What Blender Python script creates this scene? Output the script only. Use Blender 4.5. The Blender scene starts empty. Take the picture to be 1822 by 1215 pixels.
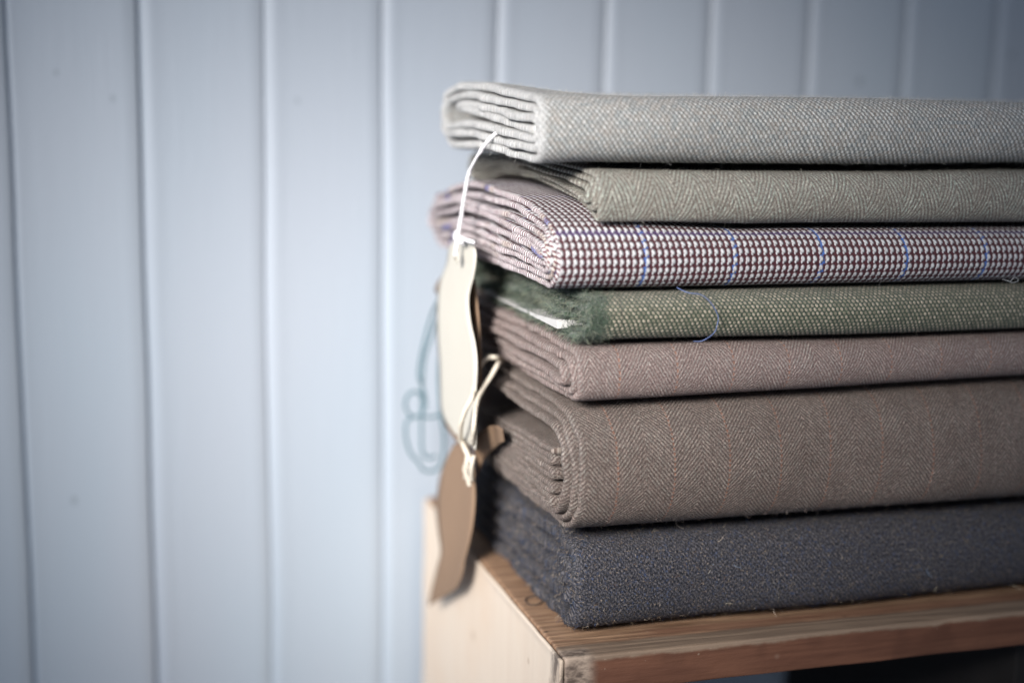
import bpy, math, random
import numpy as np
from math import sin, cos, pi, radians
random.seed(7); rng = np.random.default_rng(11)
S = bpy.context.scene
COL = S.collection

# ------------------------------------------------------------------ camera
cd = bpy.data.cameras.new("camera"); cam = bpy.data.objects.new("camera", cd); COL.objects.link(cam)
S.camera = cam
yaw, pit, rol = 0.29573, 0.17314, 0.016518
fw = np.array([sin(yaw)*cos(pit), cos(yaw)*cos(pit), -sin(pit)])
r0 = np.array([cos(yaw), -sin(yaw), 0.]); u0 = np.cross(r0, fw)
rr = r0*cos(rol)+u0*sin(rol); uu = -r0*sin(rol)+u0*cos(rol)
import mathutils
M4 = mathutils.Matrix(((rr[0], uu[0], -fw[0], -0.26288), (rr[1], uu[1], -fw[1], -0.75), (rr[2], uu[2], -fw[2], 0.32663), (0, 0, 0, 1)))
cam.matrix_world = M4
cd.sensor_width = 36; cd.lens = 50; cd.clip_start = 0.02; cd.clip_end = 50
cd.dof.use_dof = True; cd.dof.focus_distance = 0.852; cd.dof.aperture_fstop = 1.9

# ------------------------------------------------------------------ light
W = bpy.data.worlds.new("World"); S.world = W; W.use_nodes = True
bg = W.node_tree.nodes["Background"]; wt = W.node_tree
# room light: a bright window side on the left, a dark room to the right and below
_tc = wt.nodes.new("ShaderNodeTexCoord"); _dp = wt.nodes.new("ShaderNodeVectorMath"); _dp.operation = 'DOT_PRODUCT'
_dp.inputs[1].default_value = (-.85, -.38, .36); wt.links.new(_tc.outputs["Generated"], _dp.inputs[0])
_mr = wt.nodes.new("ShaderNodeMapRange"); _mr.interpolation_type = 'SMOOTHSTEP'
_mr.inputs[1].default_value = -.25; _mr.inputs[2].default_value = .95; _mr.inputs[3].default_value = .06; _mr.inputs[4].default_value = .56
wt.links.new(_dp.outputs["Value"], _mr.inputs[0]); wt.links.new(_mr.outputs[0], bg.inputs[1])
bg.inputs[0].default_value = (0.70, 0.80, 1.0, 1)
S.cycles.use_denoising = True; S.cycles.max_bounces = 5; S.cycles.diffuse_bounces = 3
def spot(name, loc, aim, power, color, size, ang, blend=1.0):
    l = bpy.data.lights.new(name, 'SPOT'); l.energy = power; l.color = color
    l.shadow_soft_size = size; l.spot_size = radians(ang); l.spot_blend = blend
    o = bpy.data.objects.new(name, l); COL.objects.link(o); o.location = loc
    o.rotation_euler = (mathutils.Vector(aim)-mathutils.Vector(loc)).to_track_quat('-Z', 'Y').to_euler()
    return o
spot("window_light", (-0.90, -0.90, 0.72), (-0.072, 0.14, 0.172), 290, (1.0, 0.965, 0.925), 0.22, 29.0)
S.view_settings.view_transform = 'Standard'; S.view_settings.look = 'None'
S.view_settings.exposure = 0; S.view_settings.gamma = 1; S.view_settings.use_curve_mapping = False

# ------------------------------------------------------------------ helpers
def tag(o, label=None, cat=None, group=None, kind=None):
    if label: o['label'] = label
    if cat: o['category'] = cat
    if group: o['group'] = group
    if kind: o['kind'] = kind
    return o

def mesh_obj(name, V, F, mat=None, parent=None, uv=None, smooth=True):
    """V (n,3); F (m,4) or list; uv per-vertex (n,2) optional"""
    me = bpy.data.meshes.new(name)
    V = np.asarray(V, np.float32)
    if isinstance(F, np.ndarray):
        m, k = F.shape
        me.vertices.add(len(V)); me.vertices.foreach_set("co", V.ravel())
        me.loops.add(m*k); me.loops.foreach_set("vertex_index", F.astype(np.int32).ravel())
        me.polygons.add(m); me.polygons.foreach_set("loop_start", np.arange(0, m*k, k, dtype=np.int32))
        me.polygons.foreach_set("loop_total", np.full(m, k, np.int32))
        me.update(calc_edges=True)
    else:
        me.from_pydata([tuple(map(float, v)) for v in V], [], [tuple(int(i) for i in f) for f in F]); me.update()
    if uv is not None:
        ul = me.uv_layers.new(name="UVMap")
        li = np.empty(len(me.loops), np.int32); me.loops.foreach_get("vertex_index", li)
        ul.data.foreach_set("uv", np.asarray(uv, np.float32)[li].ravel())
    if smooth: me.polygons.foreach_set("use_smooth", np.ones(len(me.polygons), bool))
    if mat: me.materials.append(mat)
    o = bpy.data.objects.new(name, me); COL.objects.link(o)
    if parent: o.parent = parent
    return o

class WaveNoise:
    """smooth value noise from random sine waves, input (n,d)"""
    def __init__(s, d, freq, n=14, seed=0):
        r = np.random.default_rng(seed); s.k = r.normal(size=(n, d))*freq; s.p = r.uniform(0, 2*pi, n); s.n = n
    def __call__(s, *x):
        X = np.stack([np.asarray(a, float) for a in np.broadcast_arrays(*x)], -1)
        return np.sin(X@s.k.T+s.p).sum(-1)/math.sqrt(s.n/2)

# --- node expression helper
class NT:
    def __init__(s, name):
        s.m = bpy.data.materials.new(name); s.m.use_nodes = True; s.t = s.m.node_tree
        s.b = s.t.nodes["Principled BSDF"]
    def n(s, kind, **k):
        x = s.t.nodes.new(kind)
        for a, v in k.items(): setattr(x, a, v)
        return x
    def link(s, a, b): s.t.links.new(a, b)
    def math(s, op, *a):
        x = s.n("ShaderNodeMath", operation=op)
        for i, v in enumerate(a):
            if isinstance(v, X): s.link(v.s, x.inputs[i])
            else: x.inputs[i].default_value = v
        return X(s, x.outputs[0])
    def uv(s):
        u = s.n("ShaderNodeUVMap"); u.uv_map = "UVMap"
        p = s.n("ShaderNodeSeparateXYZ"); s.link(u.outputs[0], p.inputs[0])
        return X(s, p.outputs[0])*1000, X(s, p.outputs[1])*1000
    def vec(s, x, y, z=0.0):
        c = s.n("ShaderNodeCombineXYZ")
        for i, v in enumerate((x, y, z)):
            if isinstance(v, X): s.link(v.s, c.inputs[i])
            else: c.inputs[i].default_value = v
        return X(s, c.outputs[0])
    def obj(s):
        c = s.n("ShaderNodeTexCoord"); return X(s, c.outputs["Object"])
    def sep(s, v):
        p = s.n("ShaderNodeSeparateXYZ"); s.link(v.s, p.inputs[0]); return [X(s, o) for o in p.outputs]
    def noise(s, v, scale=1.0, detail=2.0, rough=.5):
        x = s.n("ShaderNodeTexNoise"); s.link(v.s, x.inputs["Vector"]); x.inputs["Scale"].default_value = scale
        x.inputs["Detail"].default_value = detail; x.inputs["Roughness"].default_value = rough
        return X(s, x.outputs["Fac"])
    def white(s, v):
        x = s.n("ShaderNodeTexWhiteNoise"); s.link(v.s, x.inputs["Vector"]); return X(s, x.outputs["Value"])
    def mix(s, f, a, b):
        x = s.n("ShaderNodeMix", data_type='RGBA')
        s._set(x.inputs[0], f); s._set(x.inputs[6], a); s._set(x.inputs[7], b)
        return X(s, x.outputs[2])
    def _set(s, inp, v):
        if isinstance(v, X): s.link(v.s, inp)
        elif isinstance(v, tuple): inp.default_value = (*v, 1)
        else: inp.default_value = v
    def scale(s, col, f):
        x = s.n("ShaderNodeVectorMath", operation='SCALE'); s.link(col.s, x.inputs[0]); s._set(x.inputs["Scale"], f)
        return X(s, x.outputs[0])
    def ss(s, v, a, b):
        x = s.n("ShaderNodeMapRange", interpolation_type='SMOOTHSTEP'); s.link(v.s, x.inputs[0])
        x.inputs[1].default_value = a; x.inputs[2].default_value = b
        return X(s, x.outputs[0])
    def out(s, col, rough=.9, h=None, dist=.001, strength=1.0, sheen=0.0, spec=.2, transl=0):
        s._set(s.b.inputs["Base Color"], col); s._set(s.b.inputs["Roughness"], rough)
        s.b.inputs["Specular IOR Level"].default_value = spec
        if sheen:
            s.b.inputs["Sheen Weight"].default_value = sheen; s.b.inputs["Sheen Roughness"].default_value = .5
        if h is not None:
            b = s.n("ShaderNodeBump"); b.inputs["Distance"].default_value = dist; b.inputs["Strength"].default_value = strength
            s.link(h.s, b.inputs["Height"]); s.link(b.outputs[0], s.b.inputs["Normal"])
        return s.m
class X:
    def __init__(s, t, sock): s.t = t; s.s = sock
    def __add__(s, o): return s.t.math('ADD', s, o)
    __radd__ = __add__
    def __sub__(s, o): return s.t.math('SUBTRACT', s, o)
    def __rsub__(s, o): return s.t.math('SUBTRACT', o, s)
    def __mul__(s, o): return s.t.math('MULTIPLY', s, o)
    __rmul__ = __mul__
    def __truediv__(s, o): return s.t.math('DIVIDE', s, o)
    def floor(s): return s.t.math('FLOOR', s)
    def frac(s): return s.t.math('FRACT', s)
    def abs(s): return s.t.math('ABSOLUTE', s)
    def sqrt(s): return s.t.math('SQRT', s)
    def sin(s): return s.t.math('SINE', s)
    def max(s, o): return s.t.math('MAXIMUM', s, o)
    def min(s, o): return s.t.math('MINIMUM', s, o)

# ------------------------------------------------------------------ fabric materials
def base(t, warp=.5, wscale=.10):
    U, V = t.uv()
    P = t.vec(U, V)
    n1 = t.noise(P, wscale, 2) - .5
    n2 = t.noise(t.vec(V, U, 7.3), wscale, 2) - .5
    n3 = t.noise(t.vec(U, V, 3.1), .9, 1) - .5
    U2 = U + n1*warp*3 + n3*.5*warp; V2 = V + n2*warp*3 - n3*.5*warp
    fib = t.noise(t.vec(U*1.0, V*2.2, 1.7), 1.6, 3, .65)      # wool fibre mottling
    fine = t.ss(t.noise(t.vec(U*1.0, V*1.25, 9.7), .80, 3, .8), .30, .70)
    fib = t.ss(fib, .22, .78)
    return U, V, U2, V2, fib, fine
def ell(t, fa, fb, ra, rb, soft=.45):
    d = ((fa/ra)*(fa/ra) + (fb/rb)*(fb/rb)).sqrt()
    return 1 - t.ss(d, 1-soft, 1+soft)

def mat_grey_twill():
    t = NT("pale_grey_tweed"); U, V, u, v, fib, fine = base(t, .6)
    a = u/3.15; b = v/2.1; r = b.floor()
    k = a + r*.5 + v*.012
    fa = k.frac() - .5; fb = b.frac() - .5
    fa = fa + fb*.18
    d = ell(t, fa, fb, .25, .62, .5)
    rnd = t.white(t.vec(k.floor(), r)); rnd2 = t.white(t.vec(k.floor(), r, 5.0))
    d = d*(.55+.45*rnd)
    g = t.mix(rnd2, (.145, .185, .195), (.32, .26, .205))
    g = t.mix(t.ss(fib, .3, .8)*.6, g, (.64, .635, .62))
    c = t.mix(d, g, (.95, .945, .925))
    e = 1 - t.ss(U, 2.0, 6.0)
    c = t.mix(e*.7, c, t.mix(fib, (.64, .64, .63), (.92, .915, .90)))
    c = t.scale(c, .68+fib*.30+fine*.42)
    return t.out(c, .95, d*.8+fib*.5+fine*.6, .0013, 1.0, .2)
def mat_herring(name, P, pitch, slope, light, dark, stripe=None, every=1, contrast=1.0, seed=0., fuzz=.3, sw=.55):
    t = NT(name); U, V, u, v, fib, fine = base(t, .22)
    w = u + seed
    tri = ((w/P).frac() - .5).abs()*P
    ph = (v + tri*slope)/pitch
    ln = (ph*2*pi).sin()*.5 + .5
    # yarn beads along each rib
    yi = (u/1.15).floor(); bead = ((u/1.15).frac()-.5).abs()*2
    rnd = t.white(t.vec(yi, ph.floor(), seed)); 
    m = ln*(1-.35*bead)*(.62+.38*rnd)
    fz = t.noise(t.vec(U, V, 2.2), .05, 2)
    m = m*contrast*(.35+1.0*fz)*(.45+.75*fine) + (fib-.5)*fuzz*.6 + (fine-.5)*fuzz*.45 + .06
    m = m.max(0.0).min(1.0)
    lc = t.mix(t.white(t.vec(yi, ph.floor(), seed+3.)), light, tuple(min(1, x*y) for x, y in zip(light, (.84, .97, .98))))
    c = t.mix(m, dark, lc)
    if stripe:
        q = ((w/(P)).frac() - 0.0); q2 = ((w/P + .5).frac() - .5).abs()*P
        sm = 1 - t.ss(q2, sw*.6, sw*1.5)
        seg = t.ss(((v/pitch)).frac(), .25, .5)
        c = t.mix(sm*seg*.68*(.5+.5*rnd), c, stripe)
    c = t.mix(t.ss(t.noise(t.vec(U, V, 31.), .7, 2, .8), .60, .74)*.45, c, tuple(x*.35 for x in dark))
    c = t.mix(t.ss(t.noise(t.vec(U, V*1.3, 51.), .75, 2, .8), .60, .74)*.45, c, tuple(min(1, x*1.35) for x in light))
    c = t.scale(c, .72+fib*.22+fine*.36)
    return t.out(c, .95, m*.8+fib*.4+fine*.6, .0010, 1.0, .15)
def mat_birdseye():
    t = NT("burgundy_birdseye"); U, V, u, v, fib, fine = base(t, .28)
    a = u/3.95; b = v/4.85; r = b.floor()
    k = a + .10*(v/4.85)
    fa = k.frac() - .5; fb = b.frac() - .5
    d1 = ell(t, fa + fb*.15, fb-.06, .31, .32, .35)
    d2 = ell(t, fa + .22, fb + .30, .17, .20, .35)
    d3 = ell(t, fa - .78, fb + .30, .17, .20, .35)
    d = d1.max(d2).max(d3)
    rnd = t.white(t.vec(k.floor(), r))
    g = t.mix(fib*.5+fine*.5, (.034, .007, .011), (.150, .034, .048))
    bl = ((U/56.0+.57).frac() - .5).abs()*56
    zig = ((v/4.85).frac() - .5)*1.6
    bl = (((u+zig)/56.25+.57).frac()-.5).abs()*56.25
    bm = 1 - t.ss(bl, .75, 1.4)
    g = t.mix(bm*.9, g, (.08, .20, .58))
    hb = 1 - t.ss((((v+9.)/66.0).frac()-.5).abs()*66, 1.3, 2.2)
    g = t.mix(hb*.35, g, (.10, .10, .38))
    wc = t.mix(rnd, (.86, .86, .88), (.74, .72, .74))
    wc = t.mix(hb*.12, wc, (.42, .42, .72))
    c = t.mix(d, g, wc)
    e = 1 - t.ss(U, .5, 1.6)
    tw = t.ss(((V+U*.8)/2.9).frac(), .38, .50)*(1-t.ss(((V+U*.8)/2.9).frac(), .85, 1.0))
    wn = t.noise(t.vec(0.0, V*1.0, 3.), .013, 1)
    ec = t.mix(t.ss(wn, .56, .62), (.95, .92, .93), (.88, .82, .72))
    ec = t.mix(t.ss(wn, .63, .65), ec, (.25, .35, .70))
    c = t.mix(e, c, t.mix(tw, (.17, .045, .06), ec))
    c = t.scale(c, .74+fib*.18+fine*.26)
    return t.out(c, .92, d*1.0+fib*.3+fine*.2, .0016, .9, .12)
def mat_green():
    t = NT("green_tweed"); U, V, u, v, fib, fine = base(t, .35)
    a = u/2.95; b = v/2.05; r = b.floor()
    k = a + r*.5
    fa = k.frac() - .5; fb = b.frac() - .5
    d = ell(t, fa + fb*.2, fb, .30, .42, .35)
    rnd = t.white(t.vec(k.floor(), r))
    d = d*(.5+.5*rnd)
    g = t.mix(fib*.4+fine*.6, (.010, .030, .017), (.090, .115, .068))
    c = t.mix(d, g, t.mix(rnd, (.40, .34, .25), (.56, .48, .37)))
    # plain fuzzy green selvedge along the cut end
    e = 1 - t.ss(U + (t.noise(t.vec(U*.2, V, 4.), .5, 2)-.5)*7, 8.0, 15.0)
    sg = t.mix(t.noise(t.vec(U*.5, V*3, 2.), .8, 3, .7), (.014, .034, .019), (.085, .125, .080))
    c = t.mix(e, c, sg)
    seam = 1 - t.ss((U-19.5).abs(), .3, .9)
    c = t.scale(c, (.66+fib*.2+fine*.5)*(1-.3*seam))
    return t.out(c, .95, d*.9+fib*.5+fine*.3, .0011, .9, .25)
def mat_navy():
    t = NT("navy_wool"); U, V, u, v, fib, fine = base(t, .8)
    n = t.noise(t.vec(u, v*.7, 1.), 1.0, 3, .75)
    n2 = t.noise(t.vec(u*.8, v, 11.), .9, 3, .75)
    n3 = t.noise(t.vec(u, v, 21.), .5, 2, .7)
    c = t.mix(t.ss(n, .40, .66), (.024, .027, .040), (.215, .205, .225))
    c = t.mix(t.ss(n2, .58, .68)*.85, c, (.52, .41, .30))
    c = t.mix(t.ss(n3, .58, .72)*.8, c, (.09, .13, .25))
    tw = ((u+v*1.1)/3.0*2*pi).sin()*.5+.5
    c = t.scale(c, .62+tw*.45+fine*.20)
    return t.out(c, 1.0, n+fine*.6, .0022, 1.0, .06, .05)

def simple(name, c, rough=.8, nscale=60., var=.15, bump=0.0, sheen=0., c2=None, spec=.3):
    t = NT(name); o = t.obj(); n = t.noise(o, nscale, 4, .6)
    if c2 is None: c2 = tuple(x*(1-var*2) for x in c)
    col = t.mix(n, c2, c)
    return t.out(col, rough, n if bump else None, bump or .001, 1.0, sheen, spec)

M_c1 = mat_grey_twill()
M_c2 = mat_herring("sage_herringbone", 24.5, 5.4, 2.15, (.86, .84, .73), (.25, .20, .165), seed=5., contrast=1.15, fuzz=.55)
M_c3 = mat_birdseye()
M_c4 = mat_green()
M_c5 = mat_herring("mauve_herringbone", 35.5, 3.3, 1.5, (.72, .585, .535), (.225, .142, .130), (.56, .25, .15), seed=11., contrast=1.1, fuzz=.6)
M_c6 = mat_herring("brown_herringbone", 35.2, 2.8, 1.12, (.54, .425, .365), (.105, .066, .054), (.46, .19, .105), seed=14., contrast=1.2, fuzz=.6)
M_c7 = mat_navy()

# ------------------------------------------------------------------ stack interfaces
n_if = [WaveNoise(2, 9., seed=40+i) for i in range(8)]
ZI = [0.0, .0645, .1458, .1838, .2138, .2512, .2845, .3288]
AMP = [0, .0005, .0005, .0005, .0005, .0005, .0005, .0008]
def iface(k, x, y):
    x = np.asarray(x, float); y = np.asarray(y, float)
    z = ZI[k] + AMP[k]*n_if[k](x, y)
    if k == 1: z = z + .0010 - .004*np.clip(y/.25, 0, 1)
    if k == 2: z = z + .0035*np.clip(x-.02, 0, .3)/.3
    if k == 3: z = z - .001*np.clip(x, 0, .3)/.3
    if k == 4: z = z - .0035*np.clip((.02-x)/.03, 0, 1)*np.clip((y-.2)/.06, 0, 1)
    if k == 5:      # the birdseye roll swells where it sticks out past its neighbours
        z = z + .0215*(1-np.exp(-np.clip(y-.008, 0, 1)/.045))*(1-np.clip((x-.03)/.08, 0, 1))*(1-.85*np.clip((y-.19)/.10, 0, 1)**1.5)
        z = z - .0015*np.clip((x-.15)/.15, 0, 1)
    if k == 6: 
        z = z + .004*np.exp(-((y-.16)/.09)**2)*(1-np.clip((x+.02)/.12, 0, 1)) - .003*np.clip((.012-x)/.03, 0, 1)*np.exp(-(y/.06)**2)
        z = z + .0018*np.exp(-((x-.30)/.06)**2)
    if k == 7: z = z + .0085*np.clip((.05-x)/.06, 0, 1)*np.sin(np.clip(y/.17, 0, 1)*pi/2)**2 - .013*np.clip((y-.175)/.065, 0, 1)**2*np.clip((.06-x)/.06, 0, 1) - .0008*np.clip((x-.1)/.2, 0, 1) + .0015*np.exp(-((x-.0)/.03)**2)
    return z

# ------------------------------------------------------------------ folded paths
def loop_pt(f, L, H, o, n_sup, cap):
    """point on a rounded box loop, f in [0,1): bottom (back->front), front cap, top, back cap"""
    h = H/2-o
    if h < .0004: h = .0004
    c = cap*h
    y0, y1 = o+c, L-o-c
    def cap_pt(a):   # a from -pi/2 (bottom) to pi/2 (top)
        ca, sa = cos(a), sin(a); e = 2./n_sup
        return abs(ca)**e, math.copysign(abs(sa)**e, sa)
    if f < .40: return y1+(y0-y1)*f/.40, -h
    if f < .50:
        p = cap_pt(-pi/2+pi*(f-.40)/.10); return y0-c*p[0], h*p[1]
    if f < .90: return y0+(y1-y0)*(f-.50)/.40, h
    p = cap_pt(pi/2-pi*(f-.90)/.10); return y1+c*p[0], h*p[1]
def spiral(L, H, pitch, turns, t, n_sup=2.0, cap=.02, inner=None):
    P = []; s = -0.085
    Hh = H
    while s < turns:
        f = s % 1.0; o = t/2+pitch*max(s, 0)
        y, z = loop_pt(f, L, Hh, o, n_sup, cap)
        P.append((y, z+H/2))
        s += (.0028 if (.395 < f < .505 or f > .895 or f < .01) else .008)
    if inner:
        for p in inner: P.append(p)
    return np.array(P)
def resample(P, step, curv=True):
    P = np.asarray(P, float)
    # Chaikin smoothing of hand-made corners then even arc steps
    d = np.r_[0, np.cumsum(np.hypot(*(np.diff(P, axis=0).T)))]
    n = max(4, int(d[-1]/step)); q = np.linspace(0, d[-1], n)
    return np.c_[np.interp(q, d, P[:, 0]), np.interp(q, d, P[:, 1])], q
def smooth(P, it=2):
    for _ in range(it):
        Q = P.copy(); Q[1:-1] = .25*P[:-2]+.5*P[1:-1]+.25*P[2:]; P = Q
    return P
def zigzag(y0, y1, z0, z1, n, jitter=.003, start_front=True, tilt=0., gap=None, seed=0):
    """n stacked layers between heights z0 -> z1"""
    r = np.random.default_rng(seed); out = []
    front = start_front
    for i in range(n):
        z = z0+(z1-z0)*i/(n-1); j0, j1 = r.uniform(0, jitter, 2)
        a = (y0+j0, z); b = (y1-j1*3, z+tilt*i/(n-1))
        pts = [a, b] if front else [b, a]
        for q in np.linspace(0, 1, 30):
            yy = pts[0][0]+(pts[1][0]-pts[0][0])*q; zz = pts[0][1]+(pts[1][1]-pts[0][1])*q
            out.append((yy, zz))
        if i < n-1:
            zn = z0+(z1-z0)*(i+1)/(n-1); ye, ze = pts[1]; zt = zn + (tilt*(i+1)/(n-1) if front else 0)
            rr_ = (zt-ze)/2; sg = 1 if front else -1
            for a in np.linspace(-pi/2, pi/2, 9)[1:-1]:
                out.append((ye+sg*abs(rr_)*cos(a), (ze+zt)/2+rr_*sin(a)))
        front = not front
    return out

def cloth(name, k, path, t, x0, x1, mat, parent, H, yoff=0., wob=.0012, layer_noise=.0007, step=.0026, seed=0, endround=.7, dent=.0008, endfn=None, uoff=0.):
    """extrude a folded sheet (centre path, thickness t) along x, squeezed between interfaces k and k+1"""
    P, q = resample(path, step); P = smooth(P, 3)
    T = np.gradient(P, axis=0); T /= np.maximum(1e-9, np.linalg.norm(T, axis=1))[:, None]
    N = np.c_[-T[:, 1], T[:, 0]]
    ln = WaveNoise(2, 38., seed=seed+1); sn = WaveNoise(1, 70., seed=seed+2); dn = WaveNoise(3, 26., seed=seed+3)
    # rows along x
    xs = [0, .22*t, .5*t, t, 1.6*t]; s = 1.6*t
    while s < (x1-x0):
        s += .003 if s < .03 else .009
        xs.append(s)
    xs = np.array(xs); sc = np.array([.42, .80, .95, 1, 1]+[1]*(len(xs)-5))
    n = len(P); rows = len(xs)
    ring = np.concatenate([np.arange(n), np.arange(n)[::-1]]); side = np.r_[np.ones(n), -np.ones(n)]
    ends = wob*(sn(q[:, None].reshape(-1)*1.0)+.6*WaveNoise(1, 300., seed=seed+9)(q))
    if endfn is not None: ends = ends + endfn(P, q)
    VV = []; UV = []
    Hm = max(1e-6, H)
    fall = None
    for i in range(rows):
        s = xs[i]; e = ends*math.exp(-s/.03)
        x = x0+s+e
        nz = layer_noise*ln(P[:, 0]*1.+q*.15, P[:, 1]*3.)*(.25+.75*math.exp(-s/.05))
        y = P[:, 0]+yoff + (.0012*math.exp(-s/.04))*0; z = P[:, 1]+nz*np.minimum(1, np.minimum(P[:, 1], H-P[:, 1])/.006).clip(0, 1)
        yy = y[ring]+N[ring, 0]*side*t/2*sc[i]; zz = z[ring]+N[ring, 1]*side*t/2*sc[i]
        xx = x[ring]
        zn = zz/Hm
        lo = iface(k, xx, yy); hi = iface(k+1, xx, yy)
        zw = lo+(hi-lo)*zn
        dd = dent*dn(xx, yy, zw*1.5)
        frontness = np.clip(1-(yy-yoff)/.03, 0, 1)
        yw = yy - dd*frontness*1.6
        VV.append(np.c_[xx, yw, zw]); UV.append(np.c_[np.full(2*n, s+uoff), q[ring]])
    VV = np.concatenate(VV); UV = np.concatenate(UV)
    m = 2*n
    a = np.arange(m); b = (a+1) % m
    F = []
    for i in range(rows-1):
        F.append(np.c_[i*m+a, i*m+b, (i+1)*m+b, (i+1)*m+a])
    j = np.arange(n-1)
    F.append(np.c_[j, m-1-j, m-2-j, j+1])                     # left end ribbon
    o = (rows-1)*m
    F.append(np.c_[o+j, o+j+1, o+m-2-j, o+m-1-j])
    F = np.concatenate(F)[:, ::-1].copy()
    ob = mesh_obj(name, VV, F, mat, parent, UV)
    return ob, VV.reshape(rows, m, 3), n, q

def telescope(L, per, turns):
    """inner turns of a roll stick out a little further than the outer ones"""
    def f(P, q):
        k = np.clip(q/(2*L), 0, turns); fl = np.floor(k); fr = k-fl
        return -per*(fl+np.clip((fr-.30)/.45, 0, 1))
    return f
def fibres(name, P0, D0, L, rad, mat, parent, segs=4, curl=.5, seed=0):
    """short hair tubes: P0 (k,3) roots, D0 (k,3) directions, L lengths"""
    r = np.random.default_rng(seed); k = len(P0)
    D = D0/np.linalg.norm(D0, axis=1)[:, None]
    bend = r.normal(size=(k, 3))*curl
    V = []; p = P0.copy(); L = np.broadcast_to(L, (k,)); d = D.copy()
    side = np.cross(d, r.normal(size=(k, 3))); side /= np.linalg.norm(side, axis=1)[:, None]
    rad = np.broadcast_to(rad, (k,))
    for i in range(segs+1):
        s2 = np.cross(d, side); s2 /= np.maximum(1e-9, np.linalg.norm(s2, axis=1))[:, None]
        w = (rad*(1-.6*i/segs))[:, None]
        for a in range(3):
            V.append(p+w*(side*cos(a*2*pi/3)+s2*sin(a*2*pi/3)))
        d = d+bend/segs+r.normal(size=(k, 3))*curl*.35; d /= np.linalg.norm(d, axis=1)[:, None]
        p = p+d*(L/segs)[:, None]
    V = np.stack(V, 1)                                  # k, (segs+1)*3, 3
    nv = (segs+1)*3; F = []
    for i in range(segs):
        for a in range(3):
            F.append([i*3+a, i*3+(a+1) % 3, (i+1)*3+(a+1) % 3, (i+1)*3+a])
    F = np.array(F)[None]+(np.arange(k)*nv)[:, None, None]
    o = mesh_obj(name, V.reshape(-1, 3), F.reshape(-1, 4), mat, parent)
    o['kind'] = 'stuff'
    return o

def island_mat(name, cols, rough=.9, sheen=.3):
    t = NT(name); g = t.n("ShaderNodeNewGeometry"); cr = t.n("ShaderNodeValToRGB")
    cr.color_ramp.interpolation = 'CONSTANT'
    el = cr.color_ramp.elements
    while len(el) < len(cols): el.new(.5)
    for i, c in enumerate(cols): el[i].position = i/len(cols); el[i].color = (*c, 1)
    t.link(g.outputs["Random Per Island"], cr.inputs[0])
    return t.out(X(t, cr.outputs[0]), rough, sheen=sheen)

# ------------------------------------------------------------------ panelled wall
WALLSPOTS = [(-.2755, .0109, .0032), (-.2372, .3173, .0024), (-.2767, .3354, .0020), (.3873, .3411, .0040), (-.0998, .3175, .0022), (.5385, .367, .003)]
def build_wall():
    WY, w, xs = .3624, .09262, -.31144
    t = NT("blue_paint"); o = t.obj(); x, y, z = t.sep(o)
    n = t.noise(t.vec(x*1.0, y, z*.25), 9, 3); n2 = t.noise(o, 160, 3, .6)
    n4 = t.noise(t.vec(x, y, z*.5), 3.5, 2)
    brush = t.noise(t.vec(x*1.0, y, z*.03), 320, 2)
    c = t.mix(t.ss(n, .3, .7), (.368, .430, .494), (.378, .427, .488))
    c = t.mix(t.ss(n4, .35, .7)*.6, c, (.398, .430, .484))
    chip = t.ss(t.noise(o, 30, 1), .80, .84)
    c = t.mix(chip*.7, c, (.22, .24, .27))
    for (px_, pz_, r_) in WALLSPOTS:
        dx = x-px_; dz = (z-pz_)*.7
        c = t.mix((1-t.ss((dx*dx+dz*dz).sqrt(), r_*.4, r_))*.6, c, (.20, .23, .27))
    m = t.out(c, .42, n2*.35+brush*.65+n*2, .0006, .8, 0, .4)
    prof = []
    r = random.Random(3)
    for i in range(-9, 22):
        xl = xs+i*w; g = .0010+(.0009 if i in (0, 1) else 0)
        ch = .0075+r.uniform(-.0008, .0008); dp = .0026; hole = .003 if i in (0, 1) else .0
        if i == 0: ch = .0012
        step = r.uniform(-.0006, .0006)
        prof += [(xl-.0016, 0), (xl-.0004, .0008), (xl+.0003, dp+hole), (xl+g, dp+hole), (xl+g+.0003, dp*.8), (xl+g+ch*.5, dp*.30), (xl+g+ch, -.0004), (xl+g+ch+.003, 0)]
        for q in range(1, 8):
            prof.append((xl+g+ch+.003+(w-g-ch-.0046)*q/8, 0))
    nz = 60; zz = np.linspace(-.9, 1.5, nz); V = []; F = []
    wv = WaveNoise(2, 12., seed=5); wl = WaveNoise(1, 14., seed=6)
    for j, zc in enumerate(zz):
        for (px, py) in prof:
            V.append((px+.0006*float(wl(np.array([zc*1.0+round((px-xs)/w)*3.1]))[()] if False else 0)+.0005*float(wl(np.array([[zc+round((px-xs)/w)*3.7]]))[0, 0] if False else wl(np.float64(zc+round((px-xs)/w)*3.7))), WY+py+.0005*float(wv(np.float64(px), np.float64(zc))), zc))
    m_ = len(prof)
    F = np.array([(j*m_+i, j*m_+i+1, (j+1)*m_+i+1, (j+1)*m_+i) for j in range(nz-1) for i in range(m_-1)])
    # back side so it is a solid board wall
    wob = mesh_obj("panelled_wall", V, F, m, smooth=False)
    sm = wob.modifiers.new("thick", 'SOLIDIFY'); sm.thickness = .02; sm.offset = -1
    tag(wob, "pale blue painted tongue and groove board wall behind the cloth stack", "wall", kind='structure')
build_wall()

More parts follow.
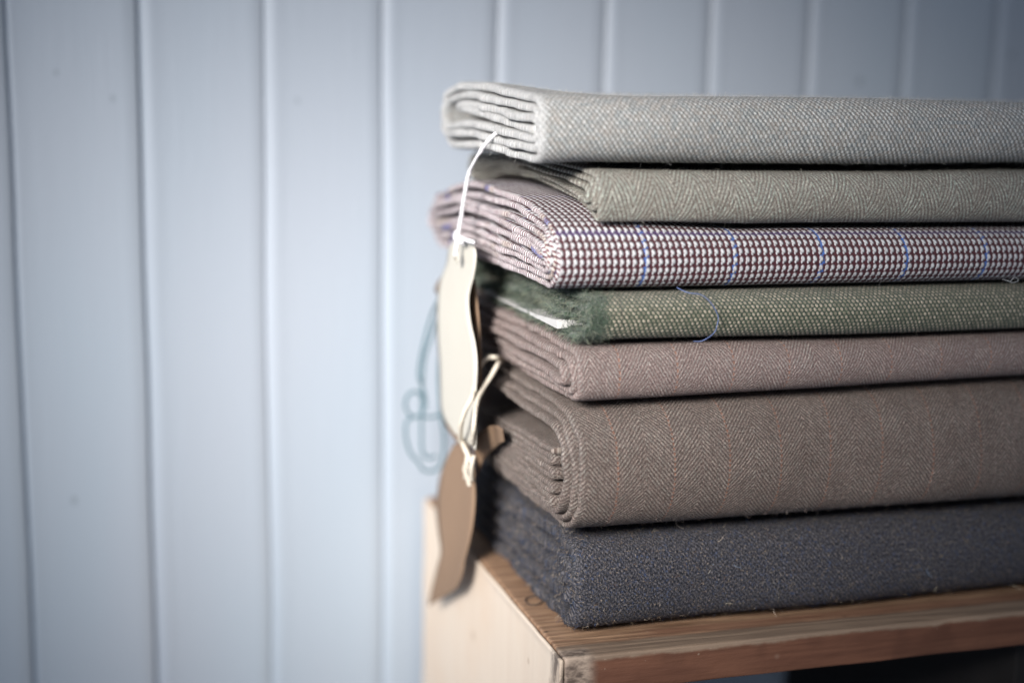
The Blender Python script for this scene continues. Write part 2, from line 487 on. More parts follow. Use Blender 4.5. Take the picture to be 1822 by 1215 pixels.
# ------------------------------------------------------------------ wooden crate
def rough_board(name, x0, x1, y0, y1, z0, z1, mat, parent, nx, ny, nzz, wear=.0008, seed=0, chip=0.0, bev=.0022):
    """box with a subdivided, slightly worn surface"""
    import bmesh
    bm = bmesh.new()
    bmesh.ops.create_cube(bm, size=1.0)
    for v in bm.verts:
        v.co = (x0+(v.co.x+.5)*(x1-x0), y0+(v.co.y+.5)*(y1-y0), z0+(v.co.z+.5)*(z1-z0))
    def cut(ax, n, a, b):
        for i in range(1, n):
            p = [0, 0, 0]; p[ax] = a+(b-a)*i/n; nn = [0, 0, 0]; nn[ax] = 1
            bmesh.ops.bisect_plane(bm, geom=bm.verts[:]+bm.edges[:]+bm.faces[:], plane_co=p, plane_no=nn)
    # fine ring of cuts near the edges for the rounding
    for ax, (a, b, n) in enumerate(((x0, x1, nx), (y0, y1, ny), (z0, z1, nzz))):
        cut(ax, n, a, b)
        for d in (bev*.35, bev, bev*2):
            for p_ in (a+d, b-d):
                p = [0, 0, 0]; p[ax] = p_; nn = [0, 0, 0]; nn[ax] = 1
                bmesh.ops.bisect_plane(bm, geom=bm.verts[:]+bm.edges[:]+bm.faces[:], plane_co=p, plane_no=nn)
    w1 = WaveNoise(3, 45., seed=seed); w2 = WaveNoise(3, 170., seed=seed+1); w3 = WaveNoise(3, 60., seed=seed+2)
    bm.verts.ensure_lookup_table()
    C = np.array([v.co[:] for v in bm.verts])
    lo = np.array([x0, y0, z0]); hi = np.array([x1, y1, z1]); ctr = (lo+hi)/2
    n1 = w1(*C.T); n2 = w2(*C.T); n3 = np.clip(w3(*C.T)-.9, 0, 2)
    R = bev*(1+.2*n1)+chip*n3
    R = np.clip(R, bev*.3, None)
    # rounding: pull points towards an inset box, distance clamp
    ins_lo = lo+R[:, None]; ins_hi = hi-R[:, None]
    K = np.clip(C, ins_lo, ins_hi); D = C-K; dl = np.linalg.norm(D, axis=1)
    cnt = (np.abs(D) > 1e-7).sum(1)
    ok = (cnt >= 2)
    C2 = C.copy()
    C2[ok] = K[ok]+D[ok]/dl[ok, None]*R[ok, None]
    C2 += (ctr-C2)/np.maximum(1e-6, np.linalg.norm(ctr-C2, axis=1))[:, None]*(wear*.5*n2)[:, None]*.25
    for v, c in zip(bm.verts, C2): v.co = c
    me = bpy.data.meshes.new(name); bm.to_mesh(me); bm.free()
    me.polygons.foreach_set("use_smooth", np.ones(len(me.polygons), bool))
    me.materials.append(mat)
    o = bpy.data.objects.new(name, me); COL.objects.link(o); o.parent = parent
    return o

def mat_top():
    t = NT("worn_pine"); o = t.obj(); x, y, z = t.sep(o)
    gr = t.noise(t.vec(x*.10, y*1.3, z*1.3), 190, 4, .6)
    gr2 = t.noise(t.vec(x*.09, y, z), 55, 3)
    ring = ((y+(gr2-.5)*.030+ x*.02)*2*pi/.0085).sin()*.5+.5
    blot = t.noise(o, 22, 3, .6); fl = t.noise(t.vec(x*.5, y, z), 90, 4, .7)
    red = t.mix(gr, (.080, .034, .021), (.190, .085, .050))
    red = t.mix(t.ss(blot, .5, .7)*.5, red, (.075, .032, .020))
    red = t.mix(ring*.35, red, (.06, .022, .014))
    tan = t.mix(t.ss(gr, .3, .7), (.17, .095, .056), (.42, .265, .165))
    tan = t.mix(ring*.30, tan, (.22, .135, .09))
    tan = t.mix(t.ss(fl, .58, .72)*.6, tan, (.12, .080, .058))
    grey = t.mix(gr, (.14, .095, .066), (.32, .235, .17))
    grey = t.mix(ring*.35, grey, (.10, .07, .052))
    # worn pale band along the front top arris, stained brown below and behind it
    wob = (t.noise(t.vec(x*.8, y*.0, 2.), 34, 4, .65)-.5)
    yf = y + wob*.006
    topmask = t.ss(z + wob*.004 + (fl-.5)*.005, -.0042, -.0014)                      # pale chipped lip on the front face
    band = 1 - t.ss(yf, .0125, .0155)
    topc = t.mix(band, tan, grey)
    line = 1 - t.ss((yf-.0142).abs(), .0004, .0022)
    topc = t.mix(line*.40, topc, (.07, .05, .042))
    redtop = (1-t.ss((y-.021).abs(), .002, .009))*t.ss(x, .03, .08)*.55
    topc = t.mix(redtop, topc, (.15, .062, .040))
    c = t.mix(topmask, red, topc)
    # grey battered corner
    cor = 1 - t.ss(x + wob*.012 + (fl-.5)*.010, .012, .022)
    cc = t.mix(t.ss(fl, .35, .6), (.085, .062, .050), (.36, .28, .22))
    c = t.mix(cor*(1-t.ss(y, .006, .012)), c, cc)
    # nail hole and filler spots
    def dot(cx, cy, cz, r1, r2):
        dx = x-cx; dy = y-cy; dz = z-cz
        return 1-t.ss((dx*dx+dy*dy+dz*dz).sqrt(), r1, r2)
    c = t.mix(dot(.0028, .0395, -.001, .0009, .0022)*.85, c, (.02, .014, .012))
    c = t.mix(dot(.1385, 0, -.0125, .0022, .0048)*.8, c, (.36, .27, .21))
    c = t.mix(dot(.145, 0, -.0175, .0008, .0024)*.8, c, (.36, .27, .21))
    c = t.mix(dot(.088, 0, -.008, .001, .003)*.8, c, (.03, .02, .018))
    sp = t.ss(t.noise(o, 260, 2, .6), .70, .76)
    c = t.mix(sp*.4, c, (.40, .30, .23))
    return t.out(c, t.mix(topmask, (.5,)*3, (.7,)*3).s and .62, gr*.5+ring*.25+fl*.7, .0012, .8, 0, .35)
def mat_side():
    t = NT("limewashed_wood"); o = t.obj(); x, y, z = t.sep(o)
    gr = t.noise(t.vec(x, y*1.4, z*.18), 60, 3); bl = t.noise(o, 11, 3, .6); fl = t.noise(t.vec(x, y*1.2, z*.6), 75, 4, .7)
    c = t.mix(gr, (.62, .51, .41), (.70, .605, .50))
    c = t.mix(t.ss(bl, .45, .72)*.45, c, (.64, .48, .35))
    edge = 1-t.ss(y + (fl-.5)*.034, .003, .018)
    c = t.mix(edge*.9, c, t.mix(t.ss(fl, .45, .6), (.11, .085, .07), (.45, .36, .28)))
    spot_ = t.ss(t.noise(o, 42, 2), .74, .79)
    c = t.mix(spot_*.5, c, (.28, .19, .14))
    for (py_, pz_, r_) in ((.1904, -.0599, .0055), (.0595, -.0265, .003), (.2605, -.0279, .003)):
        dy = y-py_; dz = z-pz_
        c = t.mix((1-t.ss((dy*dy+dz*dz).sqrt(), r_*.3, r_))*.5, c, (.36, .25, .17))
    tl = 1-t.ss((z+.0015).abs(), .0008, .003)
    return t.out(c, .6, gr*.5+fl*.6, .0010, .7, 0, .3)

crate = bpy.data.objects.new("wooden_crate", None); COL.objects.link(crate)
tag(crate, "old wooden crate with pale limewashed side and worn brown top under the cloth stack", "crate")
M_top = mat_top(); M_side = mat_side()
M_unlit = simple("unlit_wood", (.016, .014, .014), .8, 40, .3)  # near-black base colour paints in the shade inside the crate
rough_board("top_board", .0004, .78, -.004, .345, -.0236, 0.0, M_top, crate, 110, 40, 5, .001, 3, .0007, .0014)
rough_board("side_panel", -.002, .0002, -.003, .346, -.46, -.0012, M_side, crate, 3, 60, 60, .0006, 8, .0008, .0012)
rough_board("divider_panel", .335, .350, .025, .345, -.46, -.0241, M_unlit, crate, 2, 8, 8, .0004, 9, 0, .001)
rough_board("side_panel", .768, .780, -.003, .345, -.46, -.0241, M_side, crate, 2, 8, 8, .0004, 10, 0, .001)
M_in = simple("bare_inner_wood", (.10, .065, .045), .8, 40, .3)
rough_board("corner_batten", .0004, .034, .002, .020, -.46, -.0241, M_top, crate, 3, 3, 20, .0006, 12, .001, .0012)

# ------------------------------------------------------------------ the seven lengths of cloth
def thing(name, label, cat, group=None, loc=(0, 0, 0)):
    o = bpy.data.objects.new(name, None); COL.objects.link(o); o.location = loc
    tag(o, label, cat, group); o.empty_display_size = .02
    return o
G = "folded lengths of tweed stacked on the crate"

# 7 navy, lowest
H = ZI[1]-ZI[0]
T7 = thing("folded_cloth", "thick fuzzy navy blue wool cloth at the bottom of the stack, lying on the crate", "cloth", G)
p7 = spiral(.282, H, .0108, 2.7, .0103, 2.2, .62)
o7, g7, n7, q7 = cloth("folded_length", 0, p7, .0103, .013, .66, M_c7, T7, H, yoff=.0105, wob=.0010, layer_noise=.0006, seed=70, dent=.0018, step=.0028)
# 6 fat brown herringbone
H = ZI[2]-ZI[1]
T6 = thing("folded_cloth", "thickest brown grey herringbone cloth with fine orange stripes and three outer wraps", "cloth", G)
inn = zigzag(.031, .215, .0174, .0515, 9, .003, False, -.011, seed=61)
p6 = spiral(.285, H, .0046, 3.0, .0042, 2.1, .85, None)
inn6 = []
for i, (a, b) in enumerate(inn): inn6.append((a, min(b, H-.0180)))
p6 = np.vstack([p6, np.array(inn6)])
o6, g6, n6, q6 = cloth("folded_length", 1, p6, .0042, .0115, .66, M_c6, T6, H, yoff=0, wob=.0006, layer_noise=.0006, seed=60, dent=.0012, endfn=telescope(.30, .0034, 3))
# 5 mauve brown herringbone
H = ZI[3]-ZI[2]
T5 = thing("folded_cloth", "slim mauve brown herringbone cloth with faint orange lines, directly below the green cloth", "cloth", G)
p5 = spiral(.285, H, .0052, 3.15, .0048, 2.05, .95)
o5, g5, n5, q5 = cloth("folded_length", 2, p5, .0048, .0095, .66, M_c5, T5, H, yoff=.001, wob=.0008, layer_noise=.0006, seed=50, endfn=telescope(.29, .0030, 3))
# 4 green
H = ZI[4]-ZI[3]
T4 = thing("folded_cloth", "dark green tweed with tan flecks, frayed green edge and white card inside", "cloth", G)
p4 = []
zz4 = H
pl = [(.256, .0170), (.2625, .0150), (.2645, .0100), (.2625, .0050), (.254, .0026), (.05, .0026), (.016, .0028), (.0075, .0048), (.0038, .0105), (.0034, .0150), (.0038, .0200), (.0078, .0254), (.016, .0274), (.250, .0274), (.261, .0255), (.264, .0220), (.259, .0200), (.247, .0195), (.11, .0212), (.05, .0215), (.024, .0205), (.0150, .0175), (.0150, .0140), (.0200, .0125), (.04, .0130), (.12, .0140), (.19, .0125)]
# round the hand-made corners
A = np.array(pl)
for _ in range(3):
    B = [A[0]]
    for i in range(len(A)-1): B += [A[i]*.75+A[i+1]*.25, A[i]*.25+A[i+1]*.75]
    B.append(A[-1]); A = np.array(B)
o4, g4, n4, q4 = cloth("folded_length", 3, A, .0050, .0125, .66, M_c4, T4, H, yoff=.0005, wob=.0022, layer_noise=.0006, seed=44)
# 3 burgundy birdseye
H = ZI[5]-ZI[4]
T3 = thing("folded_cloth", "burgundy and white birdseye cloth with thin blue check lines, sticking out past the others", "cloth", G)
p3 = spiral(.305, H, .0037, 4.6, .0034, 2.0, 1.2)
o3, g3, n3, q3 = cloth("folded_length", 4, p3, .0031, -.0065, .66, M_c3, T3, H, yoff=0, wob=.0006, layer_noise=.00045, seed=30, uoff=0.0, step=.0022, endfn=telescope(.31, .0018, 3))
# 2 sage herringbone
H = ZI[6]-ZI[5]
T2 = thing("folded_cloth", "sage grey herringbone cloth between the pale grey top cloth and the burgundy one", "cloth", G)
p2 = spiral(.285, H, .0044, 3.2, .0041, 2.05, .95)
o2, g2, n2, q2 = cloth("folded_length", 5, p2, .0041, .0195, .66, M_c2, T2, H, yoff=.0005, wob=.0008, layer_noise=.0006, seed=20, endfn=telescope(.29, .0030, 3))
# 1 pale grey top
H = ZI[7]-ZI[6]
T1 = thing("folded_cloth", "thick pale grey flecked tweed cloth on top of the stack", "cloth", G)
p1 = spiral(.238, H, .0056, 2.9, .0052, 2.05, .95)
tail = [(.20, p1[-1][1]), ]
inn1 = zigzag(.022, .185, H*.5+.0005, H*.5-.0045, 2, .003, False, 0, seed=12)
o1, g1, n1, q1 = cloth("folded_length", 6, np.vstack([p1[:-4], np.array([(p1[-5][0]-.004, p1[-5][1]-.001), (.19, H*.5+.002), (.165, H*.5+.0005), (.10, H*.5), (.0285, H*.5)])]), .0052, -.0155, .66, M_c1, T1, H, yoff=.002, wob=.0010, layer_noise=.0009, seed=10, dent=.0016, endfn=telescope(.25, .0020, 1))

# white card in the green cloth
def slab(name, pts, t, mat, parent, nrm):
    """thin solid from a closed outline pts (n,3), extruded along nrm"""
    P = np.array(pts, float); n = len(P); nrm = np.array(nrm, float)*t
    V = np.vstack([P, P+nrm]); F = [list(range(n))[::-1], [i+n for i in range(n)]]
    F += [[i, (i+1) % n, (i+1) % n+n, i+n] for i in range(n)]
    return mesh_obj(name, V, F, mat, parent, smooth=False)
M_card = simple("white_card", (.52, .51, .50), .7, 120, .05)
zc = ZI[3]
rowsx = [.0068, .05, .3, .64]
V = []; yz = [(.043, .0046), (.205, .0046), (.205, .0053), (.14, .0054), (.085, .0068), (.045, .0096)]
for xx in rowsx: V += [(xx, a, zc+b) for a, b in yz]
F = []
m_ = len(yz)
for j in range(len(rowsx)-1): F += [[j*m_+i, j*m_+(i+1) % m_, (j+1)*m_+(i+1) % m_, (j+1)*m_+i] for i in range(m_)]
F += [list(range(m_))[::-1], [i+m_*(len(rowsx)-1) for i in range(m_)]]
mesh_obj("card_core", V, F, M_card, T4, smooth=False)

# ------------------------------------------------------------------ fuzz
def sample_surface(g, n, q, count, frac_rng, xr=(0, .36), seed=0):
    """random points on the outer side of a cloth grid; frac range is over path index"""
    r = np.random.default_rng(seed); rows = g.shape[0]
    x = g[:, 0, 0]-g[0, 0, 0]
    tx = r.uniform(xr[0], xr[1], count); ri = np.clip(np.searchsorted(x, tx), 1, rows-2)
    ci = r.integers(max(1, int(n*frac_rng[0])), min(n-2, int(n*frac_rng[1])), count)
    return ri, ci, r
def surf_fib(name, g, n, q, count, fr, mat, parent, xr=(0, .36), L=(.001, .004), rad=(.00004, .0001), lift=.35, seed=0, end=False):
    ri, ci, r = sample_surface(g, n, q, count, fr, xr, seed)
    idx = ci
    # choose the outward side: compare with the section centre
    A = g[ri, idx]; B = g[ri, 2*n-1-idx]; ctr = g.reshape(-1, 3)[:, 1:].mean(0)
    cy = g[:, :, 1].min()+.03
    c3 = np.c_[A[:, 0], np.maximum(cy, A[:, 1]), np.full(len(A), g[:, :, 2].mean())]
    da = np.linalg.norm(A-c3, axis=1); db = np.linalg.norm(B-c3, axis=1)
    P = np.where((da > db)[:, None], A, B); Q = np.where((da > db)[:, None], B, A)
    N = P-Q; N /= np.maximum(1e-9, np.linalg.norm(N, axis=1))[:, None]
    ju = g[np.clip(ri+1, 0, g.shape[0]-1), idx]-g[ri, idx]
    P = P+ju*r.uniform(0, 1, count)[:, None]
    jv = g[ri, np.clip(idx+1, 0, n-1)]-g[ri, idx]; P = P+jv*r.uniform(0, 1, count)[:, None]
    D = r.normal(size=(count, 3)); D -= (D*N).sum(1)[:, None]*N; D /= np.linalg.norm(D, axis=1)[:, None]
    D = D+N*np.abs(r.normal(size=count)*lift)[:, None]
    return fibres(name, P, D, r.uniform(*L, count), r.uniform(*rad, count), mat, parent, 4, .8, seed)
def end_fib(name, g, n, q, count, mat, parent, L=(.002, .006), rad=(.00005, .00012), bias=(-1, 0, 0), spread=.7, seed=0, fr=(0, 1), curl=.7):
    r = np.random.default_rng(seed)
    idx = r.integers(max(0, int(n*fr[0])), min(n-1, int(n*fr[1])), count)
    a = g[0, idx]; b = g[0, 2*n-1-idx]; w = r.uniform(-.6, 1.6, count)[:, None]
    ri = r.integers(0, 4, count); P = g[ri, idx]*(1-w.clip(0, 1))+g[ri, 2*n-1-idx]*w.clip(0, 1)
    D = np.array(bias)[None]+r.normal(size=(count, 3))*spread
    return fibres(name, P, D, r.uniform(*L, count), r.uniform(*rad, count), mat, parent, 4, curl, seed)
F7 = island_mat("navy_fibres", [(.018, .022, .038), (.028, .032, .05), (.05, .048, .058), (.09, .085, .10), (.024, .026, .036), (.12, .108, .115), (.05, .10, .20), (.34, .26, .19), (.08, .075, .085), (.50, .42, .33)], sheen=0)
front7 = (0.0, .62)
surf_fib("wool_fuzz", g7, n7, q7, 26000, (.10, .50), F7, T7, (0, .42), (.0015, .0045), (.00005, .00013), .45, 71)
end_fib("wool_fuzz", g7, n7, q7, 9000, F7, T7, (.0015, .0055), (.00006, .00016), (-.5, 0, 0), 1.0, 72)
surf_fib("wool_flecks", g7, n7, q7, 6000, (.12, .49), island_mat("fleck_fibres", [(.26, .18, .12), (.42, .33, .24), (.09, .13, .24), (.20, .13, .10), (.12, .09, .085), (.03, .04, .09)], sheen=0), T7, (0, .40), (.0012, .0036), (.00010, .00020), .15, 74)
FL = island_mat("straw_hairs", [(.55, .48, .36), (.60, .50, .40), (.30, .42, .60), (.62, .58, .52)])
surf_fib("stray_hairs", g7, n7, q7, 170, (.14, .46), FL, T7, (.01, .33), (.003, .009), (.00013, .00025), .35, 73)
F1 = island_mat("grey_fibres", [(.62, .60, .57), (.45, .43, .41), (.52, .52, .52), (.30, .31, .31)])
surf_fib("wool_fuzz", g1, n1, q1, 9000, (.0, .34), F1, T1, (0, .40), (.0015, .0042), (.00006, .00011), .5, 15)
end_fib("wool_fuzz", g1, n1, q1, 2500, F1, T1, (.001, .003), (.00004, .00008), (-.4, 0, 0), .9, 16)
F2 = island_mat("sage_fibres", [(.52, .50, .43), (.32, .28, .24), (.66, .64, .56)])
surf_fib("wool_fuzz", g2, n2, q2, 5000, (.0, .34), F2, T2, (0, .36), (.001, .0030), (.00005, .00010), .4, 25)
end_fib("wool_fuzz", g2, n2, q2, 1500, F2, T2, (.001, .0025), (.00003, .00007), (-.4, 0, 0), .9, 26)
F3 = island_mat("burgundy_fibres", [(.55, .50, .50), (.14, .05, .06), (.62, .60, .60)])
surf_fib("wool_fuzz", g3, n3, q3, 1800, (.0, .24), F3, T3, (0, .36), (.0015, .0035), (.00004, .00008), .4, 35)
def clump_fib(name, g, n, q, count, mat, parent, seed):
    r = np.random.default_rng(seed); nc = 150
    ci = r.integers(0, n-1, nc); cd = np.c_[-r.uniform(.1, .9, nc), r.normal(size=nc)*.9, r.normal(size=nc)*.45-.1]
    k = r.integers(0, nc, count); idx = np.clip(ci[k]+(r.normal(size=count)*5).astype(int), 0, n-1)
    w = r.uniform(-.3, 1.3, count)[:, None].clip(0, 1)
    P = g[r.integers(0, 5, count), idx]*(1-w)+g[2, 2*n-1-idx]*w
    D = cd[k]+r.normal(size=(count, 3))*.22
    return fibres(name, P, D, r.uniform(.004, .010, count), r.uniform(.00010, .00024, count), mat, parent, 5, .5, seed)
F4 = island_mat("green_fibres", [(.014, .034, .020), (.032, .065, .040), (.075, .12, .08), (.15, .18, .12), (.014, .022, .015), (.24, .25, .18)])
clump_fib("frayed_edge", g4, n4, q4, 3000, F4, T4, 47)
end_fib("frayed_edge", g4, n4, q4, 8500, F4, T4, (.002, .0075), (.00007, .00018), (-.75, -.05, -.12), .75, 41, curl=.9)
surf_fib("wool_fuzz", g4, n4, q4, 2500, (.02, .48), F4, T4, (0, .012), (.003, .008), (.00006, .00015), .35, 42)
F4b = island_mat("tan_green_fibres", [(.06, .09, .05), (.25, .2, .15), (.11, .12, .08), (.30, .27, .20)])
surf_fib("wool_fuzz", g4, n4, q4, 3200, (.02, .48), F4b, T4, (.01, .34), (.001, .003), (.00005, .00010), .4, 43)
F5 = island_mat("brown_fibres", [(.34, .26, .23), (.20, .13, .115), (.52, .44, .39), (.12, .075, .065), (.26, .21, .19)])
surf_fib("wool_fuzz", g5, n5, q5, 8000, (.0, .34), F5, T5, (0, .36), (.001, .003), (.00005, .00011), .4, 55)
end_fib("wool_fuzz", g5, n5, q5, 2500, F5, T5, (.001, .0025), (.00003, .00007), (-.4, 0, 0), .9, 56)
surf_fib("wool_fuzz", g6, n6, q6, 18000, (.0, .24), F5, T6, (0, .38), (.001, .0032), (.00006, .00012), .4, 65)
end_fib("wool_fuzz", g6, n6, q6, 4500, F5, T6, (.001, .0025), (.00003, .00007), (-.4, 0, 0), .9, 66)

# ------------------------------------------------------------------ strings, threads, tags
def catmull(P, n=14):
    P = np.array(P, float); Q = np.vstack([2*P[0]-P[1], P, 2*P[-1]-P[-2]]); out = []
    for i in range(1, len(Q)-2):
        for s in np.linspace(0, 1, n, endpoint=False):
            out.append(.5*((2*Q[i])+(-Q[i-1]+Q[i+1])*s+(2*Q[i-1]-5*Q[i]+4*Q[i+1]-Q[i+2])*s*s+(-Q[i-1]+3*Q[i]-3*Q[i+1]+Q[i+2])*s**3))
    out.append(P[-1]); return np.array(out)
def tube_geo(P, r, sides=8, twist=0., plies=0, ph=0.):
    P = np.asarray(P); n = len(P); T = np.gradient(P, axis=0); T /= np.maximum(1e-9, np.linalg.norm(T, axis=1))[:, None]
    up = np.array([0.3, .9, .2]); V = []
    d = np.r_[0, np.cumsum(np.linalg.norm(np.diff(P, axis=0), axis=1))]
    a_ = np.cross(T[0], up); a_ /= np.linalg.norm(a_); prev = a_
    for i in range(n):
        a_ = prev-np.dot(prev, T[i])*T[i]; a_ /= np.linalg.norm(a_); prev = a_; b_ = np.cross(T[i], a_)
        for k in range(sides):
            an = 2*pi*k/sides; rad = r*(1+(.22*cos(plies*(an)+d[i]*twist+ph) if plies else 0))
            V.append(P[i]+rad*(a_*cos(an)+b_*sin(an)))
    F = [(i*sides+k, i*sides+(k+1) % sides, (i+1)*sides+(k+1) % sides, (i+1)*sides+k) for i in range(n-1) for k in range(sides)]
    F.append(tuple(range(sides))[::-1]); F.append(tuple((n-1)*sides+k for k in range(sides)))
    return V, F
def tubes(name, lst, mat, parent=None):
    V = []; F = []
    for (P, r, *k) in lst:
        v, f = tube_geo(P, r, *k); o = len(V); V += list(v); F += [tuple(i+o for i in q) for q in f]
    return mesh_obj(name, V, F, mat, parent)
M_ws = simple("white_cotton", (.78, .77, .79), 1.0, 400, .1, .0005, spec=.05)
M_cs = simple("cream_twine", (.74, .67, .56), 1.0, 500, .2, .0008, spec=.05)
M_teal = simple("teal_thread", (.08, .16, .19), .8, 300, .1)
M_bluet = simple("blue_thread", (.16, .22, .45), .7, 300, .1)
M_wt = simple("cream_paper", (.52, .495, .435), .65, 25, .03, .0003)
M_bt = simple("kraft_paper", (.26, .17, .11), .75, 30, .08, .0003)
M_hole = simple("dark_hole_card", (.30, .27, .22), .8, 100, .1)

def sheet_tag(name, Lp, Rp, mat, parent, bend, th=.0006, cols=10, rows=40, curl=0.):
    def even(P):
        P = catmull(P, 10); d = np.r_[0, np.cumsum(np.linalg.norm(np.diff(P, axis=0), axis=1))]; q = np.linspace(0, d[-1], rows)
        return np.stack([np.interp(q, d, P[:, k]) for k in range(3)], 1)
    A = even(Lp); B = even(Rp); V = []
    for i in range(rows):
        for j in range(cols+1):
            s = j/cols; P = A[i]*(1-s)+B[i]*s
            P = P+np.array([bend(i/(rows-1), s), 0, 0]); V.append(P)
    w = cols+1
    V = np.array(V); N = np.array([-1., 0, 0])*th
    n = len(V); VV = np.vstack([V+N/2, V-N/2]); F = []
    for i in range(rows-1):
        for j in range(cols):
            a = i*w+j; q = [a, a+1, a+w+1, a+w]; F.append(q); F.append([x+n for x in q[::-1]])
    rim = [j for j in range(w)]+[i*w+cols for i in range(1, rows)]+[(rows-1)*w+j for j in range(cols-1, -1, -1)]+[i*w for i in range(rows-2, 0, -1)]
    for i in range(len(rim)):
        a, b = rim[i], rim[(i+1) % len(rim)]; F.append([b, a, a+n, b+n])
    return mesh_obj(name, VV, F, mat, parent)
# white tag hanging from the top cloth
Lp = [(-.022, .1660, .2300), (-.022, .1790, .2280), (-.022, .1955, .2200), (-.022, .2014, .2088), (-.022, .2172, .1950), (-.022, .2240, .1776), (-.022, .2225, .1535), (-.022, .2169, .1344), (-.022, .2163, .1141), (-.022, .2108, .0999), (-.022, .1740, .0950)]
Rp = [(-.022, .1420, .2325), (-.022, .1300, .2300), (-.022, .1241, .2230), (-.022, .1289, .2101), (-.022, .1394, .1940), (-.022, .1331, .1801), (-.022, .1201, .1675), (-.022, .1154, .1536), (-.022, .1200, .1342), (-.022, .1207, .1191), (-.022, .1184, .0970)]
tg = thing("paper_tag", "long cream paper tag hanging on a white string from the top cloth", "tag")
sheet_tag("tag_card", Lp, Rp, M_wt, tg, lambda a, s: .0006*sin(a*9))
hc = np.array([-.0275, .1500, .2195])
v = [hc+np.array([0, .0036*cos(a), .0042*sin(a)]) for a in np.linspace(0, 2*pi, 20, endpoint=False)]
slab("eyelet", v, .0008, M_wt, tg, (-1, 0, 0))
v = [hc+np.array([-.0009, .0017*cos(a), .0020*sin(a)]) for a in np.linspace(0, 2*pi, 14, endpoint=False)]
slab("punched_hole", v, .0004, M_hole, tg, (-1, 0, 0))
tubes("string", [(catmull([(-.0060, .1000, .3088), (-.0160, .1030, .3012), (-.0220, .1112, .2917), (-.0250, .1291, .2768), (-.0260, .1370, .2616), (-.0262, .1447, .2464), (-.0272, .1490, .2325), (-.0285, .1500, .2205)]), .0013, 10, 3500., 2),
                 (catmull([(-.0275, .1470, .2330), (-.0295, .1420, .2345), (-.0280, .1300, .2335), (-.0275, .1080, .2336)]), .0013, 8, 3500., 2),
                 (catmull([(-.0275, .1510, .2360), (-.0300, .1440, .2330), (-.0280, .1390, .2310), (-.0262, .1400, .2300)]), .0016, 8, 3500., 2)], M_ws, tg)
# kraft tag behind it
Lp = [(-.017, .2377, .1943), (-.017, .2560, .1830), (-.017, .2400, .1760), (-.017, .2250, .1365), (-.017, .2240, .0960), (-.017, .1850, .0850)]
Rp = [(-.017, .1500, .2046), (-.017, .1460, .1900), (-.017, .1420, .1780), (-.017, .1300, .1400), (-.017, .1450, .1034), (-.017, .1500, .0900)]
tg = thing("paper_tag", "brown paper tag mostly hidden behind the long cream tag", "tag")
sheet_tag("tag_card", Lp, Rp, M_bt, tg, lambda a, s: .001*sin(a*7)+.002*s)
# kraft tag on twine
Lp = [(-0.0130, 0.1975, 0.0818), (-0.0130, 0.2039, 0.0792), (-0.0130, 0.2272, 0.0632), (-0.0130, 0.2469, 0.0431), (-0.0130, 0.2550, 0.0191), (-0.0130, 0.2456, 0.0021), (-0.0130, 0.2361, -0.0099), (-0.0130, 0.2465, -0.0267), (-0.0130, 0.2618, -0.0485), (-0.0130, 0.2731, -0.0657)]
Rp = [(-0.0130, 0.1749, 0.0877), (-0.0130, 0.1685, 0.0867), (-0.0130, 0.1563, 0.0812), (-0.0130, 0.1497, 0.0652), (-0.0130, 0.1477, 0.0501), (-0.0130, 0.1512, 0.0331), (-0.0130, 0.1593, 0.0165), (-0.0130, 0.1663, 0.0062), (-0.0130, 0.1728, -0.0077), (-0.0130, 0.1883, -0.0220)]
tg = thing("paper_tag", "brown kraft paper tag with a slanted lower end, tied on with knotted cream twine", "tag")
sheet_tag("tag_card", Lp, Rp, M_bt, tg, lambda a, s: .0010*sin(a*5.2+.4)-.0015*(s-.5)**2*4)
def knot(cx, cy, cz, r, seed):
    rr_ = np.random.default_rng(seed); a = np.linspace(0, 2*pi, 30)
    return np.c_[cx+r*.8*np.sin(2*a+1), cy+r*np.cos(a*1.0), cz+r*1.1*np.sin(a)*np.cos(a*.5)]
tubes("string", [(catmull([(0.0080, 0.1620, 0.1475), (-0.0030, 0.1368, 0.1541), (-0.0090, 0.1374, 0.1538), (-0.0140, 0.1386, 0.1482), (-0.0190, 0.1312, 0.1400), (-0.0250, 0.1172, 0.1327), (-0.0290, 0.1188, 0.1236), (-0.0300, 0.1259, 0.1119), (-0.0260, 0.1420, 0.0972)]), .0016, 10, 2600., 2),
                 (catmull([(0.0080, 0.1620, 0.1475), (-0.0030, 0.1339, 0.1501), (-0.0090, 0.1288, 0.1438), (-0.0150, 0.1262, 0.1363), (-0.0220, 0.1144, 0.1309), (-0.0280, 0.0990, 0.1243), (-0.0290, 0.0977, 0.1155), (-0.0260, 0.1109, 0.1029)]), .0016, 10, 2600., 2),
                 (catmull([(-.0195, .1560, .0930), (-.0245, .1420, .0965), (-.0265, .1270, .0955), (-.0240, .1230, .0890), (-.0215, .1370, .0860)]), .0017, 10, 2600., 2),
                 (catmull([(-.0230, .1320, .0940), (-.0255, .1260, .0880), (-.0235, .1300, .0800), (-.0220, .1420, .0720)]), .0016, 10, 2600., 2),
                 (catmull([(-.0235, .1270, .0900), (-.0250, .1330, .0810), (-.0230, .1330, .0745), (-.0215, .1330, .0690)]), .0015, 10, 2600., 2),
                 (catmull([(-.0225, .1200, .0930), (-.0240, .1200, .0850), (-.0225, .1250, .0750)]), .0014, 10, 2600., 2)], M_cs, tg)
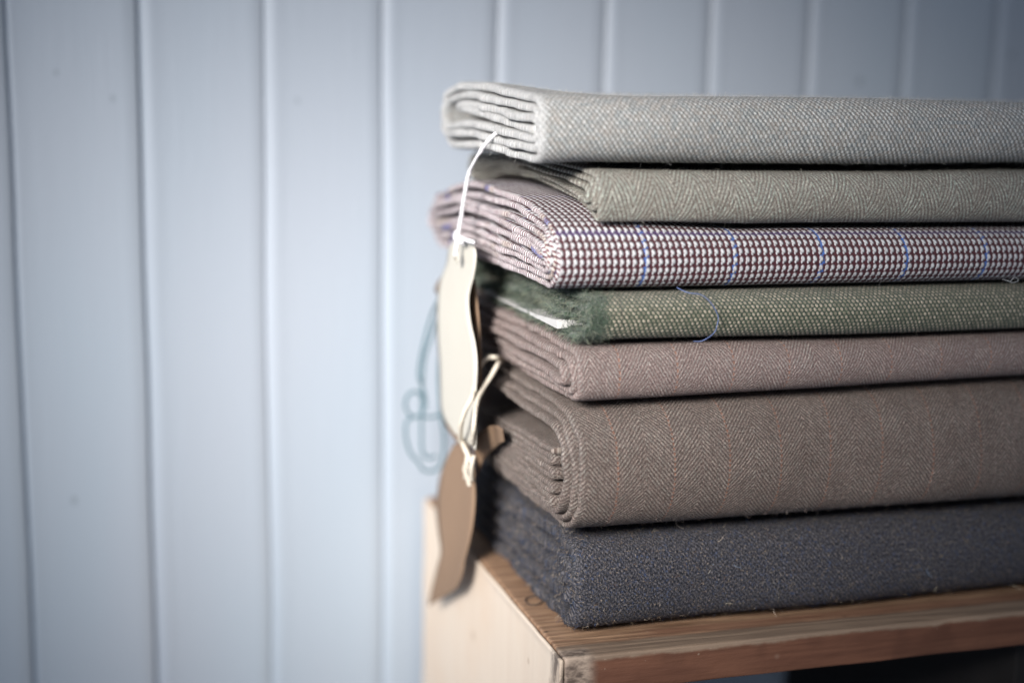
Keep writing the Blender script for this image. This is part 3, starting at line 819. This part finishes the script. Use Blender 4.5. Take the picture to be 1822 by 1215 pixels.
# short curled leather strip
tg = thing("curled_strip", "short brown paper strip curling out of the fat brown cloth beside the twine", "strip")
sheet_tag("strip_card", [(-.010, .1650, .0853), (-.010, .1592, .0961), (-.010, .1398, .1065), (-.010, .1158, .1132), (-.010, .0985, .1147)],
          [(-.006, .1694, .0655), (-.006, .1585, .0803), (-.006, .1394, .0909), (-.006, .1223, .0990), (-.006, .1070, .1046)], M_bt, tg, lambda a, s: .002*sin(a*3))
# teal threads dangling behind
tt = tubes("dangling_thread", [(catmull(P), .0011, 7) for P in (
    [(.002, .250, .2000), (-.0062, .285, .1708), (-.0091, .30, .1534), (-.0148, .30, .1317), (-.0178, .30, .1120), (-.0146, .30, .1008), (-.0123, .30, .0882), (-.0163, .30, .0795), (-.0234, .30, .0789), (-.0283, .30, .0872), (-.0257, .30, .0959), (-.0190, .30, .0979), (-.0136, .30, .0909)],
    [(.002, .252, .1950), (-.0047, .29, .1576), (-.0077, .302, .1402), (-.0129, .302, .1228), (-.0146, .302, .0963), (-.0149, .302, .0696), (-.0143, .302, .0515), (-.0107, .302, .0446), (-.0026, .302, .0454)],
    [(-.0163, .3, .0786), (-.0086, .3, .0773), (.0003, .3, .0786)],
    [(-.0163, .3, .0790), (-.0265, .30, .0755), (-.0278, .30, .0635), (-.0242, .30, .0499), (-.0174, .30, .0418), (-.0142, .30, .0357), (-.0070, .30, .0339), (.0007, .30, .0393), (.0028, .30, .0596), (-.0001, .30, .0822), (-.0017, .30, .1135), (-.0024, .285, .1400), (.002, .25, .19)])], M_teal)
tag(tt, "loops of teal thread dangling behind the cream tag in front of the wall", "thread")
bt = tubes("stray_thread", [(catmull([(.0660, .004, .2170), (.0698, -.0030, .2150), (.0780, -.0042, .2135), (.0842, -.0044, .2087), (.0888, -.0044, .2013), (.0890, -.0040, .1963), (.0872, -.0034, .1908), (.0809, -.0020, .1863), (.078, .004, .1850)]), .00022, 6)], M_bluet)
tag(bt, "thin blue thread curving over the front of the green cloth", "thread")
rt = tubes("stray_thread", [(catmull([(.2836, .001, .2175), (.2856, -.004, .2168), (.2879, -.0045, .2192), (.2909, -.0045, .2181), (.2906, -.0045, .2167), (.2869, -.004, .2160), (.2850, -.002, .2172)]), .00022, 6)], simple("grey_thread", (.35, .36, .36)))
tag(rt, "tiny pale loop of thread at the right under the burgundy cloth", "thread")
ct = tubes("thread_curl", [(catmull([(.0175, .101, .0012), (.0134, .0981, .0016), (.0076, .0962, .0010), (.0055, .0900, .0009), (.0077, .0834, .0009), (.0139, .0851, .0012), (.0165, .0919, .0016), (.0134, .0965, .0022)]), .00045, 6)], simple("brown_thread", (.10, .07, .055)))
tag(ct, "small brown curl of thread lying on the wooden top beside the navy cloth", "thread")
